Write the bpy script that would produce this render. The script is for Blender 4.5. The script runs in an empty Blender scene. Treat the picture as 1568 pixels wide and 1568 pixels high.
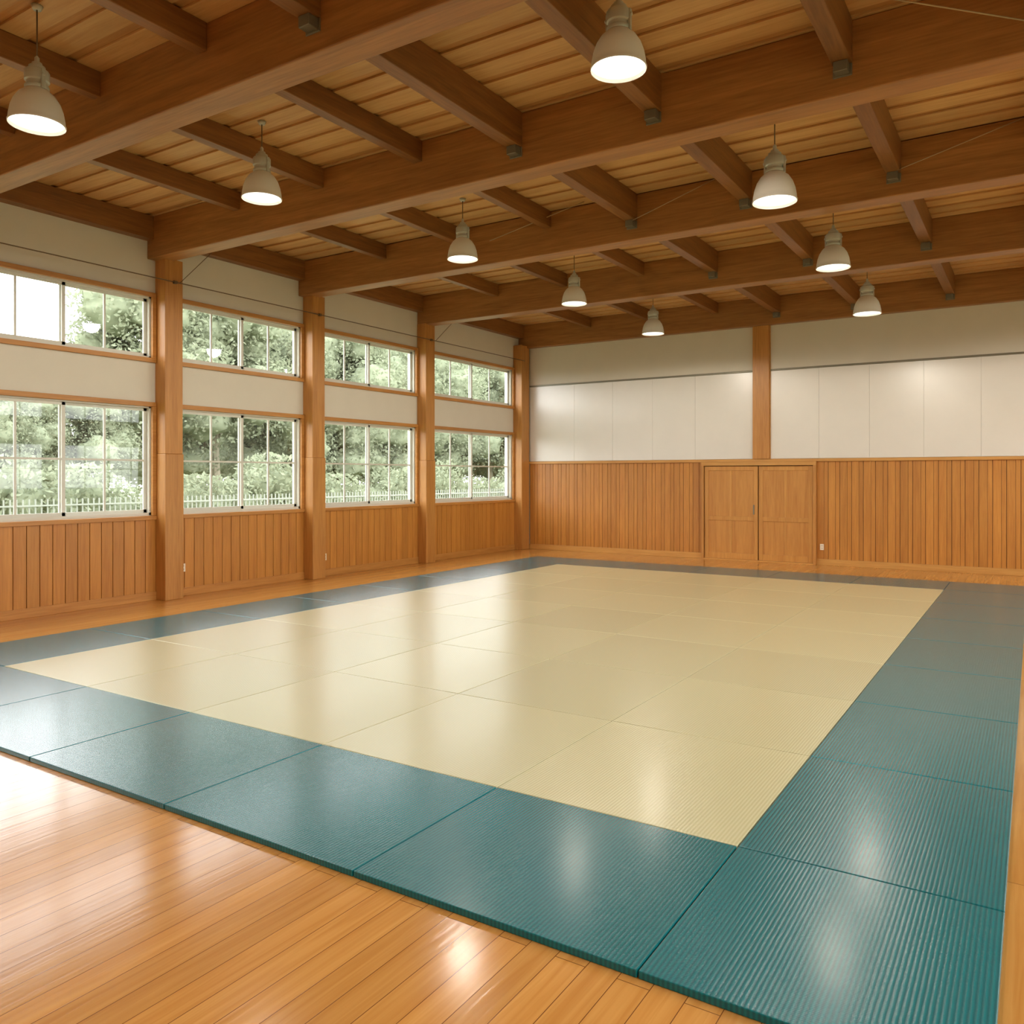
import bpy, bmesh, math, random
from mathutils import Vector, Matrix
random.seed(7)
sc = bpy.context.scene
try:
    sc.view_settings.view_transform = 'Standard'
    sc.view_settings.look = 'None'
except Exception as e:
    print(e)

# ---------------------------------------------------------------- parameters
XL, XR = -10.7, 3.3          # inner faces of left / right walls
YB, YF = 17.2, -3.2          # far wall / wall behind the camera
ZC = 5.47                    # ceiling
BEAMS = [-1.35, 1.5, 4.42, 7.2, 10.05, 13.27]
CW = 0.30                    # column width
CP = 0.25                    # column protrusion

def srgb(r, g, b):
    f = lambda c: (c/255/12.92) if c/255 <= .04045 else ((c/255+.055)/1.055)**2.4
    return (f(r), f(g), f(b), 1)

# ---------------------------------------------------------------- materials
def new_mat(name):
    m = bpy.data.materials.new(name); m.use_nodes = True
    nt = m.node_tree
    b = nt.nodes['Principled BSDF']
    return m, nt, b

def N(nt, t, **kw):
    n = nt.nodes.new(t)
    for k, v in kw.items():
        setattr(n, k, v)
    return n

def plain(name, col, rough=.5, metal=0.0, noise=0.0):
    m, nt, b = new_mat(name)
    b.inputs['Base Color'].default_value = col
    b.inputs['Roughness'].default_value = rough
    b.inputs['Metallic'].default_value = metal
    if noise:
        tc = N(nt, 'ShaderNodeTexCoord'); no = N(nt, 'ShaderNodeTexNoise')
        no.inputs['Scale'].default_value = 3; no.inputs['Detail'].default_value = 5
        mx = N(nt, 'ShaderNodeMixRGB'); mx.blend_type = 'MULTIPLY'
        mx.inputs[0].default_value = 1
        rp = N(nt, 'ShaderNodeValToRGB')
        rp.color_ramp.elements[0].color = (1-noise, 1-noise, 1-noise, 1)
        rp.color_ramp.elements[0].position = .3
        rp.color_ramp.elements[1].position = .7
        nt.links.new(tc.outputs['Object'], no.inputs['Vector'])
        nt.links.new(no.outputs[0], rp.inputs[0])
        mx.inputs[1].default_value = col
        nt.links.new(rp.outputs[0], mx.inputs[2])
        nt.links.new(mx.outputs[0], b.inputs['Base Color'])
    return m

def wood(name, c1, c2, axis, rough=.42, vary=.18, fine=1.0):
    """grain runs along axis"""
    m, nt, b = new_mat(name)
    tc = N(nt, 'ShaderNodeTexCoord')
    geo = N(nt, 'ShaderNodeNewGeometry')
    mp = N(nt, 'ShaderNodeMapping')
    s = [7.0*fine]*3; s[axis] = .45
    mp.inputs['Scale'].default_value = s
    add = N(nt, 'ShaderNodeVectorMath', operation='ADD')
    sc_ = N(nt, 'ShaderNodeVectorMath', operation='SCALE')
    cmb = N(nt, 'ShaderNodeCombineXYZ')
    for i in range(3):
        nt.links.new(geo.outputs['Random Per Island'], cmb.inputs[i])
    nt.links.new(cmb.outputs[0], sc_.inputs[0]); sc_.inputs['Scale'].default_value = 37
    nt.links.new(tc.outputs['Object'], mp.inputs[0])
    nt.links.new(mp.outputs[0], add.inputs[0]); nt.links.new(sc_.outputs[0], add.inputs[1])
    n1 = N(nt, 'ShaderNodeTexNoise')
    n1.inputs['Scale'].default_value = 1.2; n1.inputs['Detail'].default_value = 4
    n1.inputs['Distortion'].default_value = 1.2
    n2 = N(nt, 'ShaderNodeTexNoise')
    n2.inputs['Scale'].default_value = 7; n2.inputs['Detail'].default_value = 5
    nt.links.new(add.outputs[0], n1.inputs['Vector']); nt.links.new(add.outputs[0], n2.inputs['Vector'])
    mixf = N(nt, 'ShaderNodeMix'); mixf.data_type = 'FLOAT'; mixf.inputs[0].default_value = .45
    nt.links.new(n1.outputs[0], mixf.inputs[2]); nt.links.new(n2.outputs[0], mixf.inputs[3])
    rp = N(nt, 'ShaderNodeValToRGB')
    rp.color_ramp.elements[0].position = .33; rp.color_ramp.elements[0].color = c2
    rp.color_ramp.elements[1].position = .66; rp.color_ramp.elements[1].color = c1
    nt.links.new(mixf.outputs[0], rp.inputs[0])
    hsv = N(nt, 'ShaderNodeHueSaturation')
    mr = N(nt, 'ShaderNodeMapRange')
    mr.inputs['To Min'].default_value = 1-vary; mr.inputs['To Max'].default_value = 1+vary*.6
    nt.links.new(geo.outputs['Random Per Island'], mr.inputs[0])
    nt.links.new(mr.outputs[0], hsv.inputs['Value'])
    nt.links.new(rp.outputs[0], hsv.inputs['Color'])
    nt.links.new(hsv.outputs[0], b.inputs['Base Color'])
    bp = N(nt, 'ShaderNodeBump'); bp.inputs['Strength'].default_value = .12
    bp.inputs['Distance'].default_value = .01
    nt.links.new(n2.outputs[0], bp.inputs['Height']); nt.links.new(bp.outputs[0], b.inputs['Normal'])
    b.inputs['Roughness'].default_value = rough
    return m

W_BEAM = (srgb(176, 122, 64), srgb(138, 91, 42))
W_JOIST = (srgb(150, 98, 46), srgb(114, 72, 31))
W_COL = (srgb(198, 140, 69), srgb(170, 112, 48))
W_WAIN = (srgb(198, 136, 58), srgb(172, 110, 41))
W_CEIL = (srgb(214, 170, 110), srgb(190, 142, 84))
m_beam_x = wood('beam_wood_x', *W_BEAM, 0, vary=.08)
m_beam_y = wood('beam_wood_y', *W_JOIST, 1, vary=.12)
m_plate_y = wood('plate_wood_y', *W_JOIST, 1, vary=.05)
m_col = wood('column_wood', *W_COL, 2, vary=.06)
m_wain = wood('wainscot_wood', *W_WAIN, 2, vary=.10)
m_rail_y = wood('rail_wood_y', *W_COL, 1, vary=.08)
m_rail_x = wood('rail_wood_x', srgb(208,156,82), srgb(186,130,62), 0, vary=.08)
m_ceil = wood('ceiling_boards', *W_CEIL, 0, vary=.14, rough=.55)
m_ceil_dk = wood('ceiling_deck', srgb(196,144,84), srgb(170,120,64), 0, rough=.6)
m_door = wood('door_wood', srgb(204,148,72), srgb(182,122,54), 2, vary=.06)
m_doorp = wood('door_panel_wood', srgb(200,142,68), srgb(176,116,50), 2, vary=.06)
m_plaster = plain('white_plaster', srgb(216, 209, 191), .6, noise=.03)
m_panel = plain('white_wall_panel', srgb(224, 219, 208), .3, noise=.03)
m_panel.node_tree.nodes['Principled BSDF'].inputs['Specular IOR Level'].default_value = 1.0
m_seam = plain('wall_joint', srgb(178, 168, 150), .7)
m_alu = plain('window_aluminium', srgb(208, 206, 192), .35, .0)
m_metal = plain('bracket_metal', srgb(128, 122, 104), .45, .5)
m_wire = plain('dark_wire', srgb(112, 90, 62), .5, .4)
m_shade = plain('lamp_shade_enamel', srgb(232, 230, 220), .35)
m_house = plain('lamp_housing', srgb(190, 190, 176), .35, .2)
m_outlet = plain('outlet_plastic', srgb(235, 225, 200), .4)
m_dark = plain('groove_dark', srgb(96, 58, 28), .7)
m_under = plain('mat_underlay', srgb(104, 104, 80), .8)

# glass
m_glass = bpy.data.materials.new('window_glass'); m_glass.use_nodes = True
nt = m_glass.node_tree; nt.nodes.clear()
o = N(nt, 'ShaderNodeOutputMaterial'); tr = N(nt, 'ShaderNodeBsdfTransparent')
gl = N(nt, 'ShaderNodeBsdfGlossy'); gl.inputs['Roughness'].default_value = .02
lw = N(nt, 'ShaderNodeLayerWeight'); lw.inputs[0].default_value = .5
pw = N(nt, 'ShaderNodeMath', operation='POWER'); pw.inputs[1].default_value = 5
ma = N(nt, 'ShaderNodeMath', operation='MULTIPLY_ADD'); ma.inputs[1].default_value = .9; ma.inputs[2].default_value = .05
mx = N(nt, 'ShaderNodeMixShader')
tr.inputs[0].default_value = (.97, .98, .97, 1)
nt.links.new(lw.outputs['Facing'], pw.inputs[0]); nt.links.new(pw.outputs[0], ma.inputs[0])
nt.links.new(ma.outputs[0], mx.inputs[0]); nt.links.new(tr.outputs[0], mx.inputs[1])
nt.links.new(gl.outputs[0], mx.inputs[2]); nt.links.new(mx.outputs[0], o.inputs[0])

# lamp glow
m_glow = bpy.data.materials.new('lamp_diffuser'); m_glow.use_nodes = True
b = m_glow.node_tree.nodes['Principled BSDF']
b.inputs['Base Color'].default_value = (.9, .9, .85, 1)
b.inputs['Emission Color'].default_value = (1, .96, .88, 1)
b.inputs['Emission Strength'].default_value = 4

# floor
m_floor, nt, b = new_mat('floor_boards')
tc = N(nt, 'ShaderNodeTexCoord'); sx = N(nt, 'ShaderNodeSeparateXYZ'); cx = N(nt, 'ShaderNodeCombineXYZ')
nt.links.new(tc.outputs['Object'], sx.inputs[0])
nt.links.new(sx.outputs[1], cx.inputs[0]); nt.links.new(sx.outputs[0], cx.inputs[1])
br = N(nt, 'ShaderNodeTexBrick')
br.offset = .37; br.squash = 1
br.inputs['Color1'].default_value = (0, 0, 0, 1); br.inputs['Color2'].default_value = (1, 1, 1, 1)
br.inputs['Mortar'].default_value = (.5, .5, .5, 1)
br.inputs['Scale'].default_value = 1; br.inputs['Mortar Size'].default_value = .0018
br.inputs['Mortar Smooth'].default_value = .3
br.inputs['Brick Width'].default_value = 4.2; br.inputs['Row Height'].default_value = .125
nt.links.new(cx.outputs[0], br.inputs['Vector'])
mp = N(nt, 'ShaderNodeMapping'); mp.inputs['Scale'].default_value = (14, .6, 14)
nt.links.new(tc.outputs['Object'], mp.inputs[0])
va = N(nt, 'ShaderNodeVectorMath', operation='MULTIPLY_ADD')
va.inputs[1].default_value = (23, 41, 7)
nt.links.new(br.outputs['Color'], va.inputs[0]); nt.links.new(mp.outputs[0], va.inputs[2])
no = N(nt, 'ShaderNodeTexNoise'); no.inputs['Scale'].default_value = 2.2
no.inputs['Detail'].default_value = 7; no.inputs['Distortion'].default_value = .8
nt.links.new(va.outputs[0], no.inputs['Vector'])
rp = N(nt, 'ShaderNodeValToRGB')
rp.color_ramp.elements[0].position = .28; rp.color_ramp.elements[0].color = srgb(190, 130, 60)
rp.color_ramp.elements[1].position = .72; rp.color_ramp.elements[1].color = srgb(210, 154, 82)
nt.links.new(no.outputs[0], rp.inputs[0])
hs = N(nt, 'ShaderNodeHueSaturation'); mr = N(nt, 'ShaderNodeMapRange')
mr.inputs['To Min'].default_value = .90; mr.inputs['To Max'].default_value = 1.05
nt.links.new(br.outputs['Color'], mr.inputs[0]); nt.links.new(mr.outputs[0], hs.inputs['Value'])
nt.links.new(rp.outputs[0], hs.inputs['Color'])
mm = N(nt, 'ShaderNodeMixRGB'); nt.links.new(br.outputs['Fac'], mm.inputs[0])
nt.links.new(hs.outputs[0], mm.inputs[1]); mm.inputs[2].default_value = srgb(112, 66, 28)
nt.links.new(mm.outputs[0], b.inputs['Base Color'])
b.inputs['Roughness'].default_value = .16
b.inputs['Specular IOR Level'].default_value = .38
bp = N(nt, 'ShaderNodeBump'); bp.inputs['Strength'].default_value = .35; bp.inputs['Distance'].default_value = .002
bp.invert = True
nt.links.new(br.outputs['Fac'], bp.inputs['Height'])
b2 = N(nt, 'ShaderNodeBump'); b2.inputs['Strength'].default_value = .06; b2.inputs['Distance'].default_value = .008
nt.links.new(no.outputs[0], b2.inputs['Height']); nt.links.new(bp.outputs[0], b2.inputs['Normal'])
nt.links.new(b2.outputs[0], b.inputs['Normal'])

def mat_cloth(name, col, col2, rough, spec, coat):
    m, nt, b = new_mat(name)
    tc = N(nt, 'ShaderNodeTexCoord'); geo = N(nt, 'ShaderNodeNewGeometry')
    wv = N(nt, 'ShaderNodeTexWave'); wv.wave_type = 'BANDS'; wv.bands_direction = 'X'
    wv.inputs['Scale'].default_value = 17; wv.inputs['Distortion'].default_value = .4
    wv.inputs['Detail'].default_value = 1
    wy = N(nt, 'ShaderNodeTexWave'); wy.wave_type = 'BANDS'; wy.bands_direction = 'Y'
    wy.inputs['Scale'].default_value = 32; wy.inputs['Distortion'].default_value = .5
    nt.links.new(tc.outputs['Object'], wv.inputs['Vector']); nt.links.new(tc.outputs['Object'], wy.inputs['Vector'])
    ad = N(nt, 'ShaderNodeMath', operation='MULTIPLY_ADD'); ad.inputs[1].default_value = .35
    nt.links.new(wy.outputs['Fac'], ad.inputs[0]); nt.links.new(wv.outputs['Fac'], ad.inputs[2])
    bp = N(nt, 'ShaderNodeBump'); bp.inputs['Strength'].default_value = .3
    bp.inputs['Distance'].default_value = .0018
    nt.links.new(ad.outputs[0], bp.inputs['Height']); nt.links.new(bp.outputs[0], b.inputs['Normal'])
    mx = N(nt, 'ShaderNodeMixRGB'); mx.inputs[1].default_value = col2; mx.inputs[2].default_value = col
    mr0 = N(nt, 'ShaderNodeMapRange'); mr0.inputs['From Max'].default_value = 1.35
    nt.links.new(ad.outputs[0], mr0.inputs[0]); nt.links.new(mr0.outputs[0], mx.inputs[0])
    hs = N(nt, 'ShaderNodeHueSaturation'); mr = N(nt, 'ShaderNodeMapRange')
    mr.inputs['To Min'].default_value = .95; mr.inputs['To Max'].default_value = 1.04
    nt.links.new(geo.outputs['Random Per Island'], mr.inputs[0]); nt.links.new(mr.outputs[0], hs.inputs['Value'])
    nt.links.new(mx.outputs[0], hs.inputs['Color']); nt.links.new(hs.outputs[0], b.inputs['Base Color'])
    b.inputs['Roughness'].default_value = rough
    b.inputs['Specular IOR Level'].default_value = spec
    b.inputs['Coat Weight'].default_value = coat
    b.inputs['Coat Roughness'].default_value = .2
    b.inputs['Coat IOR'].default_value = 1.35
    return m
m_teal = mat_cloth('teal_mat_vinyl', srgb(0, 118, 124), srgb(0, 86, 92), .26, .3, .5)
m_cream = mat_cloth('cream_mat_vinyl', srgb(206, 202, 160), srgb(188, 182, 138), .26, .5, .4)

# ---------------------------------------------------------------- mesh helper
class MB:
    def __init__(s, name, mats):
        s.name, s.mats, s.bm = name, mats, bmesh.new()
    def box(s, x0, x1, y0, y1, z0, z1, mi=0):
        if x0 > x1: x0, x1 = x1, x0
        if y0 > y1: y0, y1 = y1, y0
        v = [s.bm.verts.new(p) for p in [(x0,y0,z0),(x1,y0,z0),(x1,y1,z0),(x0,y1,z0),
                                         (x0,y0,z1),(x1,y0,z1),(x1,y1,z1),(x0,y1,z1)]]
        for f in [(3,2,1,0),(4,5,6,7),(0,1,5,4),(1,2,6,5),(2,3,7,6),(3,0,4,7)]:
            fc = s.bm.faces.new([v[i] for i in f]); fc.material_index = mi
    def lathe(s, prof, n=32, mi=0, c=(0,0,0), smooth=True):
        rings = []
        for r, z in prof:
            rings.append([s.bm.verts.new((c[0]+r*math.cos(2*math.pi*i/n), c[1]+r*math.sin(2*math.pi*i/n), c[2]+z)) for i in range(n)])
        for a, b in zip(rings[:-1], rings[1:]):
            for i in range(n):
                f = s.bm.faces.new([a[i], a[(i+1)%n], b[(i+1)%n], b[i]]); f.material_index = mi; f.smooth = smooth
    def tube(s, p0, p1, r, n=8, mi=0):
        p0, p1 = Vector(p0), Vector(p1); d = (p1-p0).normalized()
        up = Vector((0,0,1)) if abs(d.z) < .9 else Vector((1,0,0))
        a = d.cross(up).normalized(); b_ = d.cross(a)
        R = [[s.bm.verts.new(p + r*(math.cos(2*math.pi*i/n)*a + math.sin(2*math.pi*i/n)*b_)) for i in range(n)] for p in (p0, p1)]
        for i in range(n):
            f = s.bm.faces.new([R[0][i], R[0][(i+1)%n], R[1][(i+1)%n], R[1][i]]); f.material_index = mi; f.smooth = True
        s.bm.faces.new(R[0]).material_index = mi; s.bm.faces.new(R[1]).material_index = mi
    def done(s, bevel=0, parent=None, loc=None, recalc=True):
        if recalc: bmesh.ops.recalc_face_normals(s.bm, faces=s.bm.faces)
        me = bpy.data.meshes.new(s.name); s.bm.to_mesh(me); s.bm.free()
        for m in s.mats: me.materials.append(m)
        ob = bpy.data.objects.new(s.name, me); sc.collection.objects.link(ob)
        if loc: ob.location = loc
        if parent: ob.parent = parent
        if bevel:
            md = ob.modifiers.new('bevel', 'BEVEL'); md.width = bevel; md.segments = 2
            md.limit_method = 'ANGLE'; md.angle_limit = math.radians(40)
        return ob

def empty(name, loc=(0,0,0)):
    e = bpy.data.objects.new(name, None); e.empty_display_size = .2; e.location = loc
    sc.collection.objects.link(e); return e

# ---------------------------------------------------------------- floor and ceiling
f = MB('floor', [m_floor]); f.box(XL-.2, XR+.2, YF-.2, YB+.2, -.12, 0); f.done()
c = MB('ceiling', [m_ceil_dk, m_ceil])
c.box(XL-.2, XR+.2, YF-.2, YB+.2, ZC+.022, ZC+.12, 0)
y = YF
while y < YB-.02:
    c.box(XL, XR, y, min(y+.235, YB), ZC, ZC+.023, 1)
    y += .33
c.done(bevel=.004)

# ---------------------------------------------------------------- main beams, joists
bm_ = MB('ceiling_beams', [m_beam_x])
for yb in BEAMS:
    bm_.box(XL+.001, XR-.001, yb-.14, yb+.14, 4.88, ZC-.001)
bm_.box(XL+.001, XR-.001, YB-.16, YB-.001, 4.90, ZC-.001)
bm_.box(XL+.001, XR-.001, YF+.001, YF+.16, 4.90, ZC-.001)
bm_.done(bevel=.012)
js = MB('ceiling_joists', [m_beam_y, m_metal])
edges = [YF+.16] + [v for yb in BEAMS for v in (yb-.14, yb+.14)] + [YB-.16]
spans = [(edges[i], edges[i+1]) for i in range(0, len(edges), 2)]
JX = [-8.76, -7.25, -5.74, -4.46, -2.96, -1.32, .2, 1.7]
for (a, b_) in spans:
    for x in JX:
        big = x > -5
        zb, hw = (5.12, .075) if big else (5.24, .06)
        js.box(x-hw, x+hw, a-.0, b_+.0, zb, ZC-.001, 0)
        if big:
            js.box(x-.055, x+.055, b_-.10, b_-.0, zb-.085, zb, 1)
            js.box(x-.075, x+.075, b_-.012, b_-.0, zb-.10, zb-.0, 1)
js.done(bevel=.006)

# tie wires
w = MB('trim_tie_wires', [plain('steel_wire', srgb(176, 150, 110), .4, .4)])
for p, q in [((-6.63,9.78,5.17),(-5.1,9.78,5.46)), ((-4.4,9.80,5.10),(-3.25,9.80,5.44)),
             ((-1.27,9.80,5.12),(-.05,9.78,5.42)),
             ((-1.6,6.2,5.46),(.1,7.0,5.0))]:
    w.tube(p, q, .006)
w.done()

# ---------------------------------------------------------------- side walls
Z_W0, Z_W1, Z_U0, Z_U1 = 1.22, 2.79, 3.46, 4.36
COLS = [-1.35, 1.5, 4.42, 7.33, 10.16, 13.27]
bays = []
ys = [YF] + COLS + [YB]
for i in range(len(ys)-1):
    a = ys[i] + (CW/2 if i else .25) + .05
    b_ = ys[i+1] - (CW/2 if i < len(ys)-2 else .42) - .05
    bays.append((a, b_))

def side_wall(side, first_win):
    s = 1 if side == 'left' else -1        # room lies in +s direction from wall face
    X = XL if side == 'left' else XR
    out = X - s*.2
    wl = MB('wall_'+side, [m_plaster])
    wl.box(out, X, YF, YB, 0, Z_W0); wl.box(out, X, YF, YB, Z_W1, Z_U0); wl.box(out, X, YF, YB, Z_U1, ZC+.02)
    prev = YF
    for a, b_ in bays:
        for z0, z1 in ((Z_W0, Z_W1), (Z_U0, Z_U1)):
            wl.box(out, X, prev, a, z0, z1)
        prev = b_
    for z0, z1 in ((Z_W0, Z_W1), (Z_U0, Z_U1)):
        wl.box(out, X, prev, YB, z0, z1)
    wl.done()
    # columns
    cl = MB('trim_columns_'+side, [m_col])
    for yc in COLS:
        cl.box(X+s*.001, X+s*CP, yc-CW/2, yc+CW/2, 0, 2.1)
        cl.box(X+s*.001, X+s*(CP-.012), yc-CW/2+.006, yc+CW/2-.006, 2.1, 4.9)
    cl.box(X+s*.001, X+s*CP, YB-.40, YB-.05, 0, 4.95)
    cl.box(X+s*.001, X+s*CP, YF+.05, YF+.25, 0, 4.95)
    cl.done(bevel=.008)
    pl = MB('trim_wall_plate_'+side, [m_plate_y])
    pl.box(X+s*.001, X+s*.16, YF+.16, YB-.16, 5.14, ZC-.002)
    pl.done(bevel=.006)
    # wainscot
    ww = MB('trim_wainscot_'+side, [m_wain, m_dark])
    segs = []
    for i in range(len(ys)-1):
        segs.append((ys[i]+(CW/2 if i else .25), ys[i+1]-(CW/2 if i < len(ys)-2 else .40)))
    for a, b_ in segs:
        ww.box(X+s*.001, X+s*.012, a, b_, .1, Z_W0-.06, 1)
        n = round((b_-a)/.165); p = (b_-a)/n
        for k in range(n):
            ww.box(X+s*.012, X+s*.03, a+k*p+.004, a+(k+1)*p-.004, .1, Z_W0-.06, 0)
    ww.done(bevel=.003)
    bb = MB('baseboard_'+side, [m_rail_y])
    for a, b_ in segs:
        bb.box(X+s*.001, X+s*.045, a, b_, 0, .12)
    bb.done(bevel=.004)
    tr_ = MB('trim_window_rails_'+side, [m_rail_y])
    for a, b_ in segs:
        tr_.box(X+s*.001, X+s*.06, a, b_, Z_W0-.065, Z_W0-.008)      # sill
        tr_.box(X+s*.001, X+s*.045, a, b_, Z_W1-.015, Z_W1+.05)
        tr_.box(X+s*.001, X+s*.045, a, b_, Z_U0-.05, Z_U0+.012)
        tr_.box(X+s*.001, X+s*.045, a, b_, Z_U1-.012, Z_U1+.05)
        for z0, z1 in ((Z_W0-.006, Z_W1-.016), (Z_U0+.013, Z_U1-.013)):
            tr_.box(X+s*.001, X+s*.045, a, a+.062, z0, z1)
            tr_.box(X+s*.001, X+s*.045, b_-.062, b_, z0, z1)
    tr_.done(bevel=.004)
    k = first_win
    for a, b_ in bays:
        for z0, z1, mid in ((Z_W0, Z_W1, True), (Z_U0, Z_U1, False)):
            wd = MB('window_%d' % k, [m_alu, m_glass]); k += 1
            d0, d1 = X-s*.11, X-s*.005
            t = .035
            e = .001
            A, B, z0, z1 = a+e, b_-e, z0+e, z1-e
            wd.box(d0, d1, A, A+t, z0, z1); wd.box(d0, d1, B-t, B, z0, z1)
            wd.box(d0, d1, A, B, z0, z0+t); wd.box(d0, d1, A, B, z1-t, z1)
            m = (A+B)/2
            for (p, q, xo) in ((A+t, m+.03, .03), (m-.03, B-t, .065)):
                xa, xb = X-s*xo, X-s*(xo+.03)
                sw = .045
                wd.box(xa, xb, p, p+sw, z0+t, z1-t); wd.box(xa, xb, q-sw, q, z0+t, z1-t)
                wd.box(xa, xb, p, q, z0+t, z0+t+sw); wd.box(xa, xb, p, q, z1-t-.04, z1-t)
                cm = (p+q)/2
                wd.box(xa-s*.004, xb+s*.004, cm-.014, cm+.014, z0+t, z1-t)
                if mid:
                    zm = (z0+z1)/2
                    wd.box(xa-s*.006, xb+s*.006, p, q, zm-.013, zm+.013)
                xg = (xa+xb)/2
                gv = [wd.bm.verts.new(v) for v in ((xg,p+.02,z0+t+.02),(xg,q-.02,z0+t+.02),(xg,q-.02,z1-t-.02),(xg,p+.02,z1-t-.02))]
                wd.bm.faces.new(gv).material_index = 1
            wd.done()
    return k
k = side_wall('left', 1)
side_wall('right', k)  # right wall is out of view; its windows are added as fill light

# conduit rail along the left wall in front of the columns
cd = MB('conduit_rail', [m_wire])
cd.tube((XL+.27, YF+.3, 4.57), (XL+.27, YB-.3, 4.57), .008)
for yc in COLS:
    cd.box(XL+.245, XL+.285, yc-.025, yc+.025, 4.55, 4.59)
for a, b_ in ((7.4, 8.0), (13.4, 14.2)):
    cd.tube((XL+.27, a, 4.57), (XL+.20, b_, 5.16), .005)
cd.done()

# ---------------------------------------------------------------- far wall
DX0, DX1, DZ = -6.07, -3.70, 1.99
wb = MB('wall_back', [m_plaster])
wb.box(XL-.2, XR+.2, YB, YB+.2, 0, ZC+.02); wb.done()
pn = MB('trim_wall_panels_back', [m_panel, m_plaster, m_seam])
CX = -4.80
def prow(xs, z0, z1, mi):
    for a, b_ in zip(xs[:-1], xs[1:]):
        pn.box(a+.0015, b_-.0015, YB-.022, YB-.004, z0, z1, mi)
pn.box(XL+.25, XR-.03, YB-.005, YB-.0005, 2.14, 4.9, 2)
left_xs = [XL+.25, -9.22, -8.22, -7.23, -6.24, CX-.17]
right_xs = [CX+.17, -3.66, -2.72, -1.77, -.83, .12, 1.07, 2.02, XR-.03]
prow(left_xs, 2.14, 3.955, 0); prow(right_xs, 2.14, 3.955, 0)
pn.box(XL+.25, CX-.17, YB-.022, YB-.004, 3.995, 4.9, 1); pn.box(CX+.17, XR-.03, YB-.022, YB-.004, 3.995, 4.9, 1)
pn.done(bevel=.001)
tb = MB('trim_rails_back', [m_rail_x, m_metal, m_col])
tb.box(XL+.25, CX-.18, YB-.045, YB-.001, 3.958, 3.992, 1); tb.box(CX+.18, XR-.03, YB-.045, YB-.001, 3.958, 3.992, 1)
tb.box(XL+.25, XR-.03, YB-.07, YB-.001, 2.075, 2.135, 0)
tb.box(CX-.17, CX+.17, YB-.10, YB-.001, 2.135, 4.9, 2)
tb.box(CX-.185, CX-.17, YB-.05, YB-.001, 2.135, 4.9, 0); tb.box(CX+.17, CX+.185, YB-.05, YB-.001, 2.135, 4.9, 0)
tb.done(bevel=.005)
ww = MB('trim_wainscot_back', [m_wain, m_dark])
for a, b_ in ((XL+.25, DX0), (DX1, XR-.03)):
    ww.box(a, b_, YB-.01, YB-.001, .1, 2.075, 1)
    n = round((b_-a)/.215); p = (b_-a)/n
    for q in range(n):
        ww.box(a+q*p+.004, a+q*p+p*.62, YB-.028, YB-.01, .1, 2.075, 0)
        ww.box(a+q*p+p*.62+.004, a+(q+1)*p-.004, YB-.024, YB-.01, .1, 2.075, 0)
ww.done(bevel=.003)
bb = MB('baseboard_back', [m_rail_x])
bb.box(XL+.25, DX0, YB-.05, YB-.001, 0, .12); bb.box(DX1, XR-.03, YB-.05, YB-.001, 0, .12); bb.done(bevel=.004)
# door frame and sliding doors
tf = MB('trim_door_frame', [m_rail_x, m_col, m_dark])
tf.box(DX0, DX1, YB-.13, YB-.001, DZ+.01, 2.074, 0)
tf.box(DX0, DX0+.055, YB-.13, YB-.001, 0, DZ+.01, 1); tf.box(DX1-.055, DX1, YB-.13, YB-.001, 0, DZ+.01, 1)
tf.box(DX0+.055, DX1-.055, YB-.13, YB-.001, 0, .025, 0)
tf.box(DX0+.055, DX1-.055, YB-.02, YB-.001, .025, DZ+.01, 2)
tf.done(bevel=.004)
mid = (DX0+DX1)/2
for i, (a, b_, hx) in enumerate(((DX0+.068, mid+.02, mid-.06), (mid+.036, DX1-.068, mid+.08))):
    d = MB('door_%d' % (i+1), [m_door, m_metal, m_doorp])
    ya = YB-.095 if i == 0 else YB-.075
    yb2 = ya+.035
    z0, z1, sw = .027, DZ-.004, .085
    d.box(a+.01, b_-.01, ya+.014, ya+.030, z0+.01, z1-.01, 2)
    d.box(a, a+sw, ya, yb2, z0, z1); d.box(b_-sw, b_, ya, yb2, z0, z1)
    d.box(a+sw, b_-sw, ya, yb2, z1-.09, z1); d.box(a+sw, b_-sw, ya, yb2, z0, z0+.13)
    d.box(a+sw, b_-sw, ya, yb2, .84, .93)
    cm = (a+b_)/2
    d.box(cm-.025, cm+.025, ya+.004, yb2, z0+.13, .84); d.box(cm-.025, cm+.025, ya+.004, yb2, .93, z1-.09)
    if i == 0:
        d.box(hx-.012, hx+.012, ya-.02, ya, .98, 1.18, 1)
    d.done(bevel=.004)
# rear wall behind the camera
wf = MB('wall_front', [m_plaster]); wf.box(XL-.2, XR+.2, YF-.2, YF, 0, ZC+.02); wf.done()
wf = MB('trim_wainscot_front', [m_wain, m_dark])
wf.box(XL+.26, XR-.26, YF+.001, YF+.01, .1, 2.07, 1)
n = 64; p = (XR-XL-.52)/n
for q in range(n): wf.box(XL+.26+q*p+.004, XL+.26+(q+1)*p-.004, YF+.01, YF+.026, .1, 2.07, 0)
wf.done(bevel=.003)
bb = MB('baseboard_front', [m_rail_x]); bb.box(XL+.26, XR-.26, YF+.001, YF+.05, 0, .12)
bb.done(bevel=.004)

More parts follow.
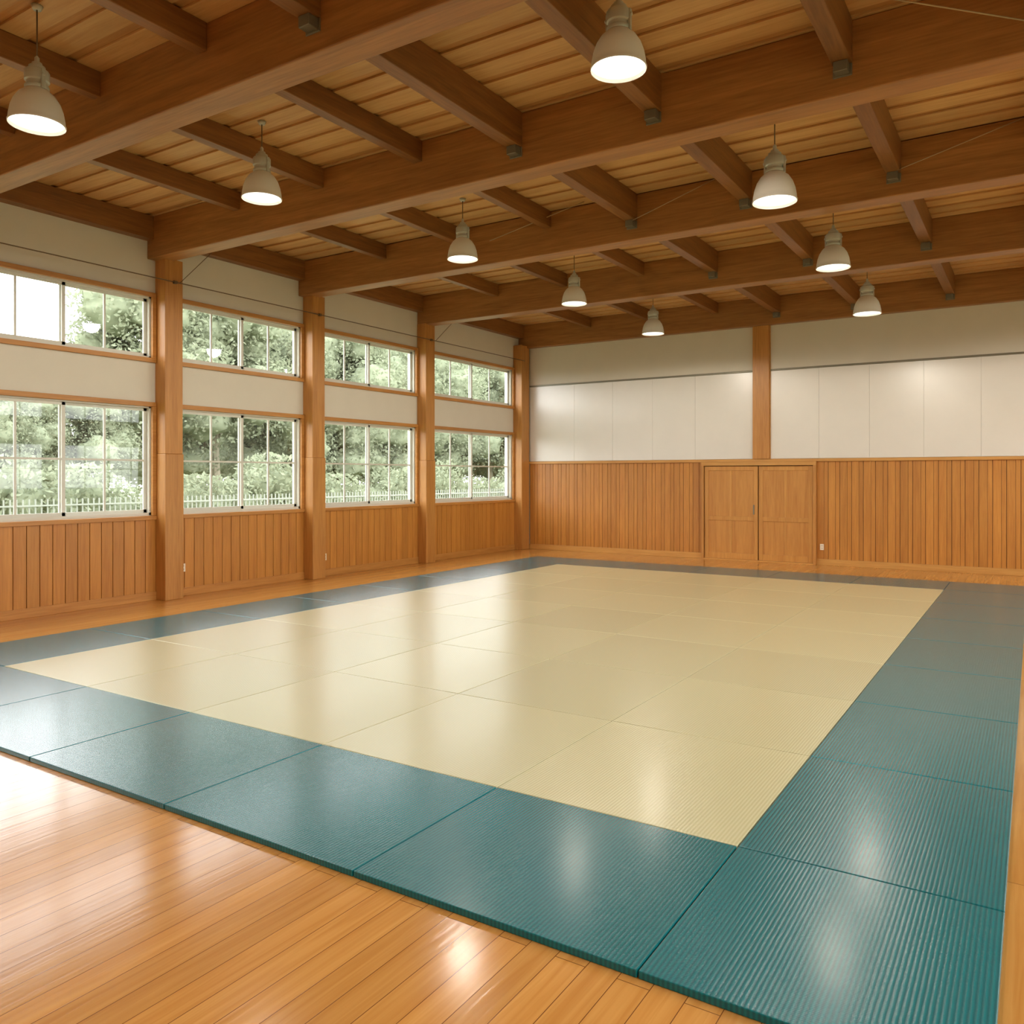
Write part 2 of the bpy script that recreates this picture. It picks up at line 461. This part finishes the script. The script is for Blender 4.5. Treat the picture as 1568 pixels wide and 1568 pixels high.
# outlets
def outlet(x, y, z, axis):
    o = MB('wall_outlet', [m_outlet, m_dark])
    if axis == 'x':
        o.box(x, x+.012, y-.036, y+.036, z-.06, z+.06, 0)
        for zz in (-.025, .025):
            for dy in (-.01, .01):
                o.box(x+.012, x+.0125, y+dy-.003, y+dy+.003, z+zz-.01, z+zz+.01, 1)
    else:
        o.box(x-.036, x+.036, y-.012, y, z-.06, z+.06, 0)
        for zz in (-.025, .025):
            for dx in (-.01, .01):
                o.box(x+dx-.003, x+dx+.003, y-.0125, y-.012, z+zz-.01, z+zz+.01, 1)
    o.done(bevel=.002)
outlet(XL+.031, 7.62, .42, 'x'); outlet(XL+.031, 10.50, .34, 'x'); outlet(-3.6, YB-.029, .36, 'y')

# ---------------------------------------------------------------- judo mats
MT = .03
mt = MB('judo_mats', [m_teal, m_cream, m_under])
cxs = [-8.01 + i*(8.01-1.187)/5 for i in range(6)]
cys = [3.84 + i*(14.22-3.84)/7 for i in range(8)]
bx = [-9.17] + cxs + [-.10]
by = [2.68] + cys + [15.38]
g = .003
mt.box(bx[0]+.02, bx[-1]-.02, by[0]+.02, by[-1]-.02, .0005, .012, 2)
for i in range(len(bx)-1):
    for j in range(len(by)-1):
        cream = 0 < i < len(bx)-2 and 0 < j < len(by)-2
        mt.box(bx[i]+g, bx[i+1]-g, by[j]+g, by[j+1]-g, .0005, MT, 1 if cream else 0)
mt.done(bevel=.004)

# ---------------------------------------------------------------- pendant lamps
def pendant(x, y, zr, light=True):
    root = empty('pendant_lamp', (x, y, zr))
    s = MB('shade', [m_shade, m_glow])
    s.lathe([(.203,0),(.206,.012),(.200,.02),(.197,.06),(.186,.12),(.165,.18),(.13,.235),(.098,.262),(.088,.275),(.06,.278),(.0005,.279)], 40)
    s.lathe([(.203,0),(.196,.003),(.190,.05),(.178,.11),(.155,.17),(.11,.22),(.0005,.24)], 40)
    s.lathe([(.186,.03),(.12,.024),(.0005,.022)], 40, 1)
    s.done(parent=root, recalc=False)
    h = MB('housing', [m_house])
    h.lathe([(.0005,.272),(.08,.272),(.088,.285),(.088,.305),(.076,.312),(.076,.338),(.09,.345),(.09,.415),(.082,.428),(.06,.435),(.06,.46),(.04,.468),(.036,.49),(.012,.497),(.0005,.498)], 28)
    for sx_ in (-1, 1):
        h.box(sx_*.09-.009, sx_*.09+.009, -.016, .016, .27, .42)
        h.tube((sx_*.108,0,.38),(sx_*.076,0,.38), .013)
    h.done(parent=root, bevel=.002)
    cd_ = MB('cord', [m_wire, m_house])
    L = ZC - zr
    cd_.lathe([(.018,.49),(.018,.53),(.006,.545)], 12, 1)
    cd_.tube((0,0,.49),(0,0,L), .006)
    cd_.lathe([(.0005,L-.035),(.03,L-.035),(.045,L-.001),(.0005,L-.001)], 20, 1)
    cd_.done(parent=root)
    li = bpy.data.lights.new('bulb_light', 'SPOT'); li.energy = LAMP; li.color = (1, .92, .79)
    li.spot_size = math.radians(178); li.spot_blend = .12; li.shadow_soft_size = .15
    lo = bpy.data.objects.new('bulb_light', li); sc.collection.objects.link(lo)
    lo.parent = root; lo.location = (0, 0, -.005)
LAMP = 105
for p in [(-6.6,3.41,4.53),(-6.78,5.78,4.66),(-6.42,8.83,4.66),(-6.26,11.66,4.55),(-5.97,14.2,4.41),
          (-2.56,5.45,4.74),(-2.07,7.84,4.36),(-2.13,10.8,4.38),(-2.17,13.5,4.26),
          (-2.3,2.6,4.6),(-2.3,-.3,4.6),(-6.5,.4,4.6),(1.9,2.6,4.5),(1.9,5.5,4.5),(1.9,8.4,4.5),(1.9,11.5,4.5),(1.9,14.5,4.5)]:  # lamps on this line are out of view, added as interior fill
    pendant(*p)

# ---------------------------------------------------------------- outdoors
def leafmat(name, c1, c2, rand=True):
    m = bpy.data.materials.new(name); m.use_nodes = True
    nt = m.node_tree; nt.nodes.clear()
    o = N(nt, 'ShaderNodeOutputMaterial'); df = N(nt, 'ShaderNodeBsdfDiffuse'); tl = N(nt, 'ShaderNodeBsdfTranslucent')
    mx = N(nt, 'ShaderNodeMixShader'); mx.inputs[0].default_value = .4 if rand else 0
    rp = N(nt, 'ShaderNodeValToRGB')
    if rand:
        geo = N(nt, 'ShaderNodeNewGeometry'); nt.links.new(geo.outputs['Random Per Island'], rp.inputs[0])
    else:
        tc = N(nt, 'ShaderNodeTexCoord'); no = N(nt, 'ShaderNodeTexNoise'); no.inputs['Scale'].default_value = 5
        no.inputs['Detail'].default_value = 6
        nt.links.new(tc.outputs['Object'], no.inputs['Vector']); nt.links.new(no.outputs[0], rp.inputs[0])
        rp.color_ramp.elements[0].position = .35; rp.color_ramp.elements[1].position = .65
    rp.color_ramp.elements[0].color = c1; rp.color_ramp.elements[1].color = c2
    for n_ in (df, tl): nt.links.new(rp.outputs[0], n_.inputs[0])
    nt.links.new(df.outputs[0], mx.inputs[1]); nt.links.new(tl.outputs[0], mx.inputs[2]); nt.links.new(mx.outputs[0], o.inputs[0])
    return m
m_leaf = leafmat('foliage', (.25, .275, .18, 1), (.31, .33, .225, 1))  # outdoor haze put into the leaf colour: paler, with little contrast
m_core = leafmat('foliage_core', (.21, .235, .155, 1), (.25, .27, .18, 1), False)  # cores a little darker, shade inside the foliage put into the colour
m_bark = plain('bark', srgb(140, 132, 112), .9, noise=.3)
m_grass = plain('grass', srgb(120, 128, 92), .9, noise=.25)
m_fence = plain('fence_paint', srgb(134, 136, 124), .6)

def leaf(bm, p, s, rnd):
    a = Vector((rnd.gauss(0,1), rnd.gauss(0,1), rnd.gauss(0,1))).normalized()
    b_ = a.orthogonal().normalized(); c_ = a.cross(b_)
    ang = rnd.random()*6.28; u = math.cos(ang)*b_+math.sin(ang)*c_; v = a.cross(u)
    vs = [bm.verts.new(p + u*s*q + v*s*r) for q, r in ((-1,0),(-.2,-.5),(.9,0),(-.2,.5))]
    bm.faces.new(vs)

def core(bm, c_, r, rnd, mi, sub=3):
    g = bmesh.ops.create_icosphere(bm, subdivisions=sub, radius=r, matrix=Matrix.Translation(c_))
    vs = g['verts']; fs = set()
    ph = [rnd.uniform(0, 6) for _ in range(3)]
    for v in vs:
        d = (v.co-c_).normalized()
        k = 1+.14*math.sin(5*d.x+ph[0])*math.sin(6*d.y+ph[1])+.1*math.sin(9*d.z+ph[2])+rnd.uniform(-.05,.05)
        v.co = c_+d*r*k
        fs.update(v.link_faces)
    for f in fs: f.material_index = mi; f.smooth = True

def tree_mesh(seed):
    rnd = random.Random(seed); bm = bmesh.new()
    blobs = []
    for i in range(22):
        z = rnd.uniform(2.2, 8.4); rr = 2.6*math.sqrt(max(.05, 1-((z-5)/4.2)**2))
        t = rnd.random()*6.28; r = rr*rnd.uniform(.25, .85)
        blobs.append((Vector((r*math.cos(t), r*math.sin(t), z)), rnd.uniform(.9, 1.5)))
    for i in range(21000):
        c_, r = rnd.choice(blobs)
        d = Vector((rnd.gauss(0,1), rnd.gauss(0,1), rnd.gauss(0,1))).normalized()
        leaf(bm, c_ + d*r*rnd.uniform(.68, 1.12), rnd.uniform(.055, .12), rnd)
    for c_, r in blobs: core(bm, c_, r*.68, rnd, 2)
    def tube(p0, p1, r0, r1, n=9):
        d = (p1-p0).normalized(); a = d.orthogonal().normalized(); b_ = d.cross(a)
        R = [[bm.verts.new(p + r*(math.cos(2*math.pi*k/n)*a+math.sin(2*math.pi*k/n)*b_)) for k in range(n)] for p, r in ((p0,r0),(p1,r1))]
        for k in range(n):
            bm.faces.new([R[0][k],R[0][(k+1)%n],R[1][(k+1)%n],R[1][k]]).material_index = 1
    tube(Vector((0,0,0)), Vector((.1,.05,3)), .2, .15); tube(Vector((.1,.05,3)), Vector((0,.1,7)), .15, .05)
    for c_, r in blobs[:12]:
        tube(Vector((.08,.05,rnd.uniform(2,4))), c_, .07, .02, 6)
    me = bpy.data.meshes.new('tree_mesh'); bm.to_mesh(me); bm.free()
    me.materials.append(m_leaf); me.materials.append(m_bark); me.materials.append(m_core)
    return me
tms = [tree_mesh(s) for s in (1, 2, 3)]
rnd = random.Random(11)
GZ = -.3
gr = MB('ground', [m_grass]); gr.box(-140, 120, -90, 160, GZ-.2, GZ); gr.done()
def put_tree(x, y, s):
    ob = bpy.data.objects.new('tree', rnd.choice(tms)); sc.collection.objects.link(ob)
    ob.location = (x, y, GZ); ob.scale = (s*1.1, s*1.1, s); ob.rotation_euler = (0, 0, rnd.random()*6.28)
yy = 20.3
while yy < 64:
    put_tree(-29.5+rnd.uniform(-1,1)-(yy-17)*.12, yy, rnd.uniform(.98, 1.2)); yy += rnd.uniform(2.9, 3.7)
yy = 27
while yy < 74:
    put_tree(-37+rnd.uniform(-1,1)-(yy-17)*.12, yy, rnd.uniform(1.15, 1.4)); yy += rnd.uniform(3.8, 4.8)
yy = -9
while yy < 17.5:
    put_tree(-28.3+rnd.uniform(-1,1), yy, rnd.uniform(.53, .60)); yy += rnd.uniform(1.7, 2.2)
# hedge
hb = bmesh.new()
def hh_(y): return 2.1+.45*math.sin(y*.7)+.35*math.sin(y*1.9+1)
for i in range(52000):
    y_ = rnd.uniform(-10, 62)
    leaf(hb, Vector((-23.2+rnd.uniform(-.85,.85), y_, GZ+math.sqrt(rnd.uniform(0, 1))*hh_(y_))), rnd.uniform(.06,.13), rnd)
y_ = -10
while y_ < 62:
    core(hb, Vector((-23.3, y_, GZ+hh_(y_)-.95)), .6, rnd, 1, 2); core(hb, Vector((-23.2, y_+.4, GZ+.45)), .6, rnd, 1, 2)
    y_ += .9
me = bpy.data.meshes.new('hedge'); hb.to_mesh(me); hb.free(); me.materials.append(m_leaf); me.materials.append(m_core)
ob = bpy.data.objects.new('hedge', me); sc.collection.objects.link(ob)
fe = MB('picket_fence', [m_fence])
y_ = -12
while y_ < 60:
    fe.box(-21.02, -20.99, y_, y_+.03, GZ, 1.2); y_ += .15
fe.box(-20.99, -20.96, -12, 60, .0, .05); fe.box(-20.99, -20.96, -12, 60, 1.02, 1.06)
fe.done()

# ---------------------------------------------------------------- world
wd = bpy.data.worlds.new('overcast_sky'); sc.world = wd; wd.use_nodes = True
nt = wd.node_tree; bg = nt.nodes['Background']
tc = N(nt, 'ShaderNodeTexCoord'); sx = N(nt, 'ShaderNodeSeparateXYZ'); rp = N(nt, 'ShaderNodeValToRGB')
nt.links.new(tc.outputs['Generated'], sx.inputs[0]); nt.links.new(sx.outputs[2], rp.inputs[0])
rp.color_ramp.elements[0].color = (.98, .98, .97, 1); rp.color_ramp.elements[1].color = (.86, .93, 1, 1)
nt.links.new(rp.outputs[0], bg.inputs[0]); bg.inputs[1].default_value = 8.0

# ---------------------------------------------------------------- camera
cam = bpy.data.cameras.new('camera'); co = bpy.data.objects.new('camera', cam); sc.collection.objects.link(co)
co.location = (0, 0, 1.78); co.rotation_euler = (math.radians(90), 0, math.radians(32.57))
cam.sensor_width = 36; cam.lens = 28.8; cam.shift_y = -55/1568; cam.clip_end = 400
sc.camera = co
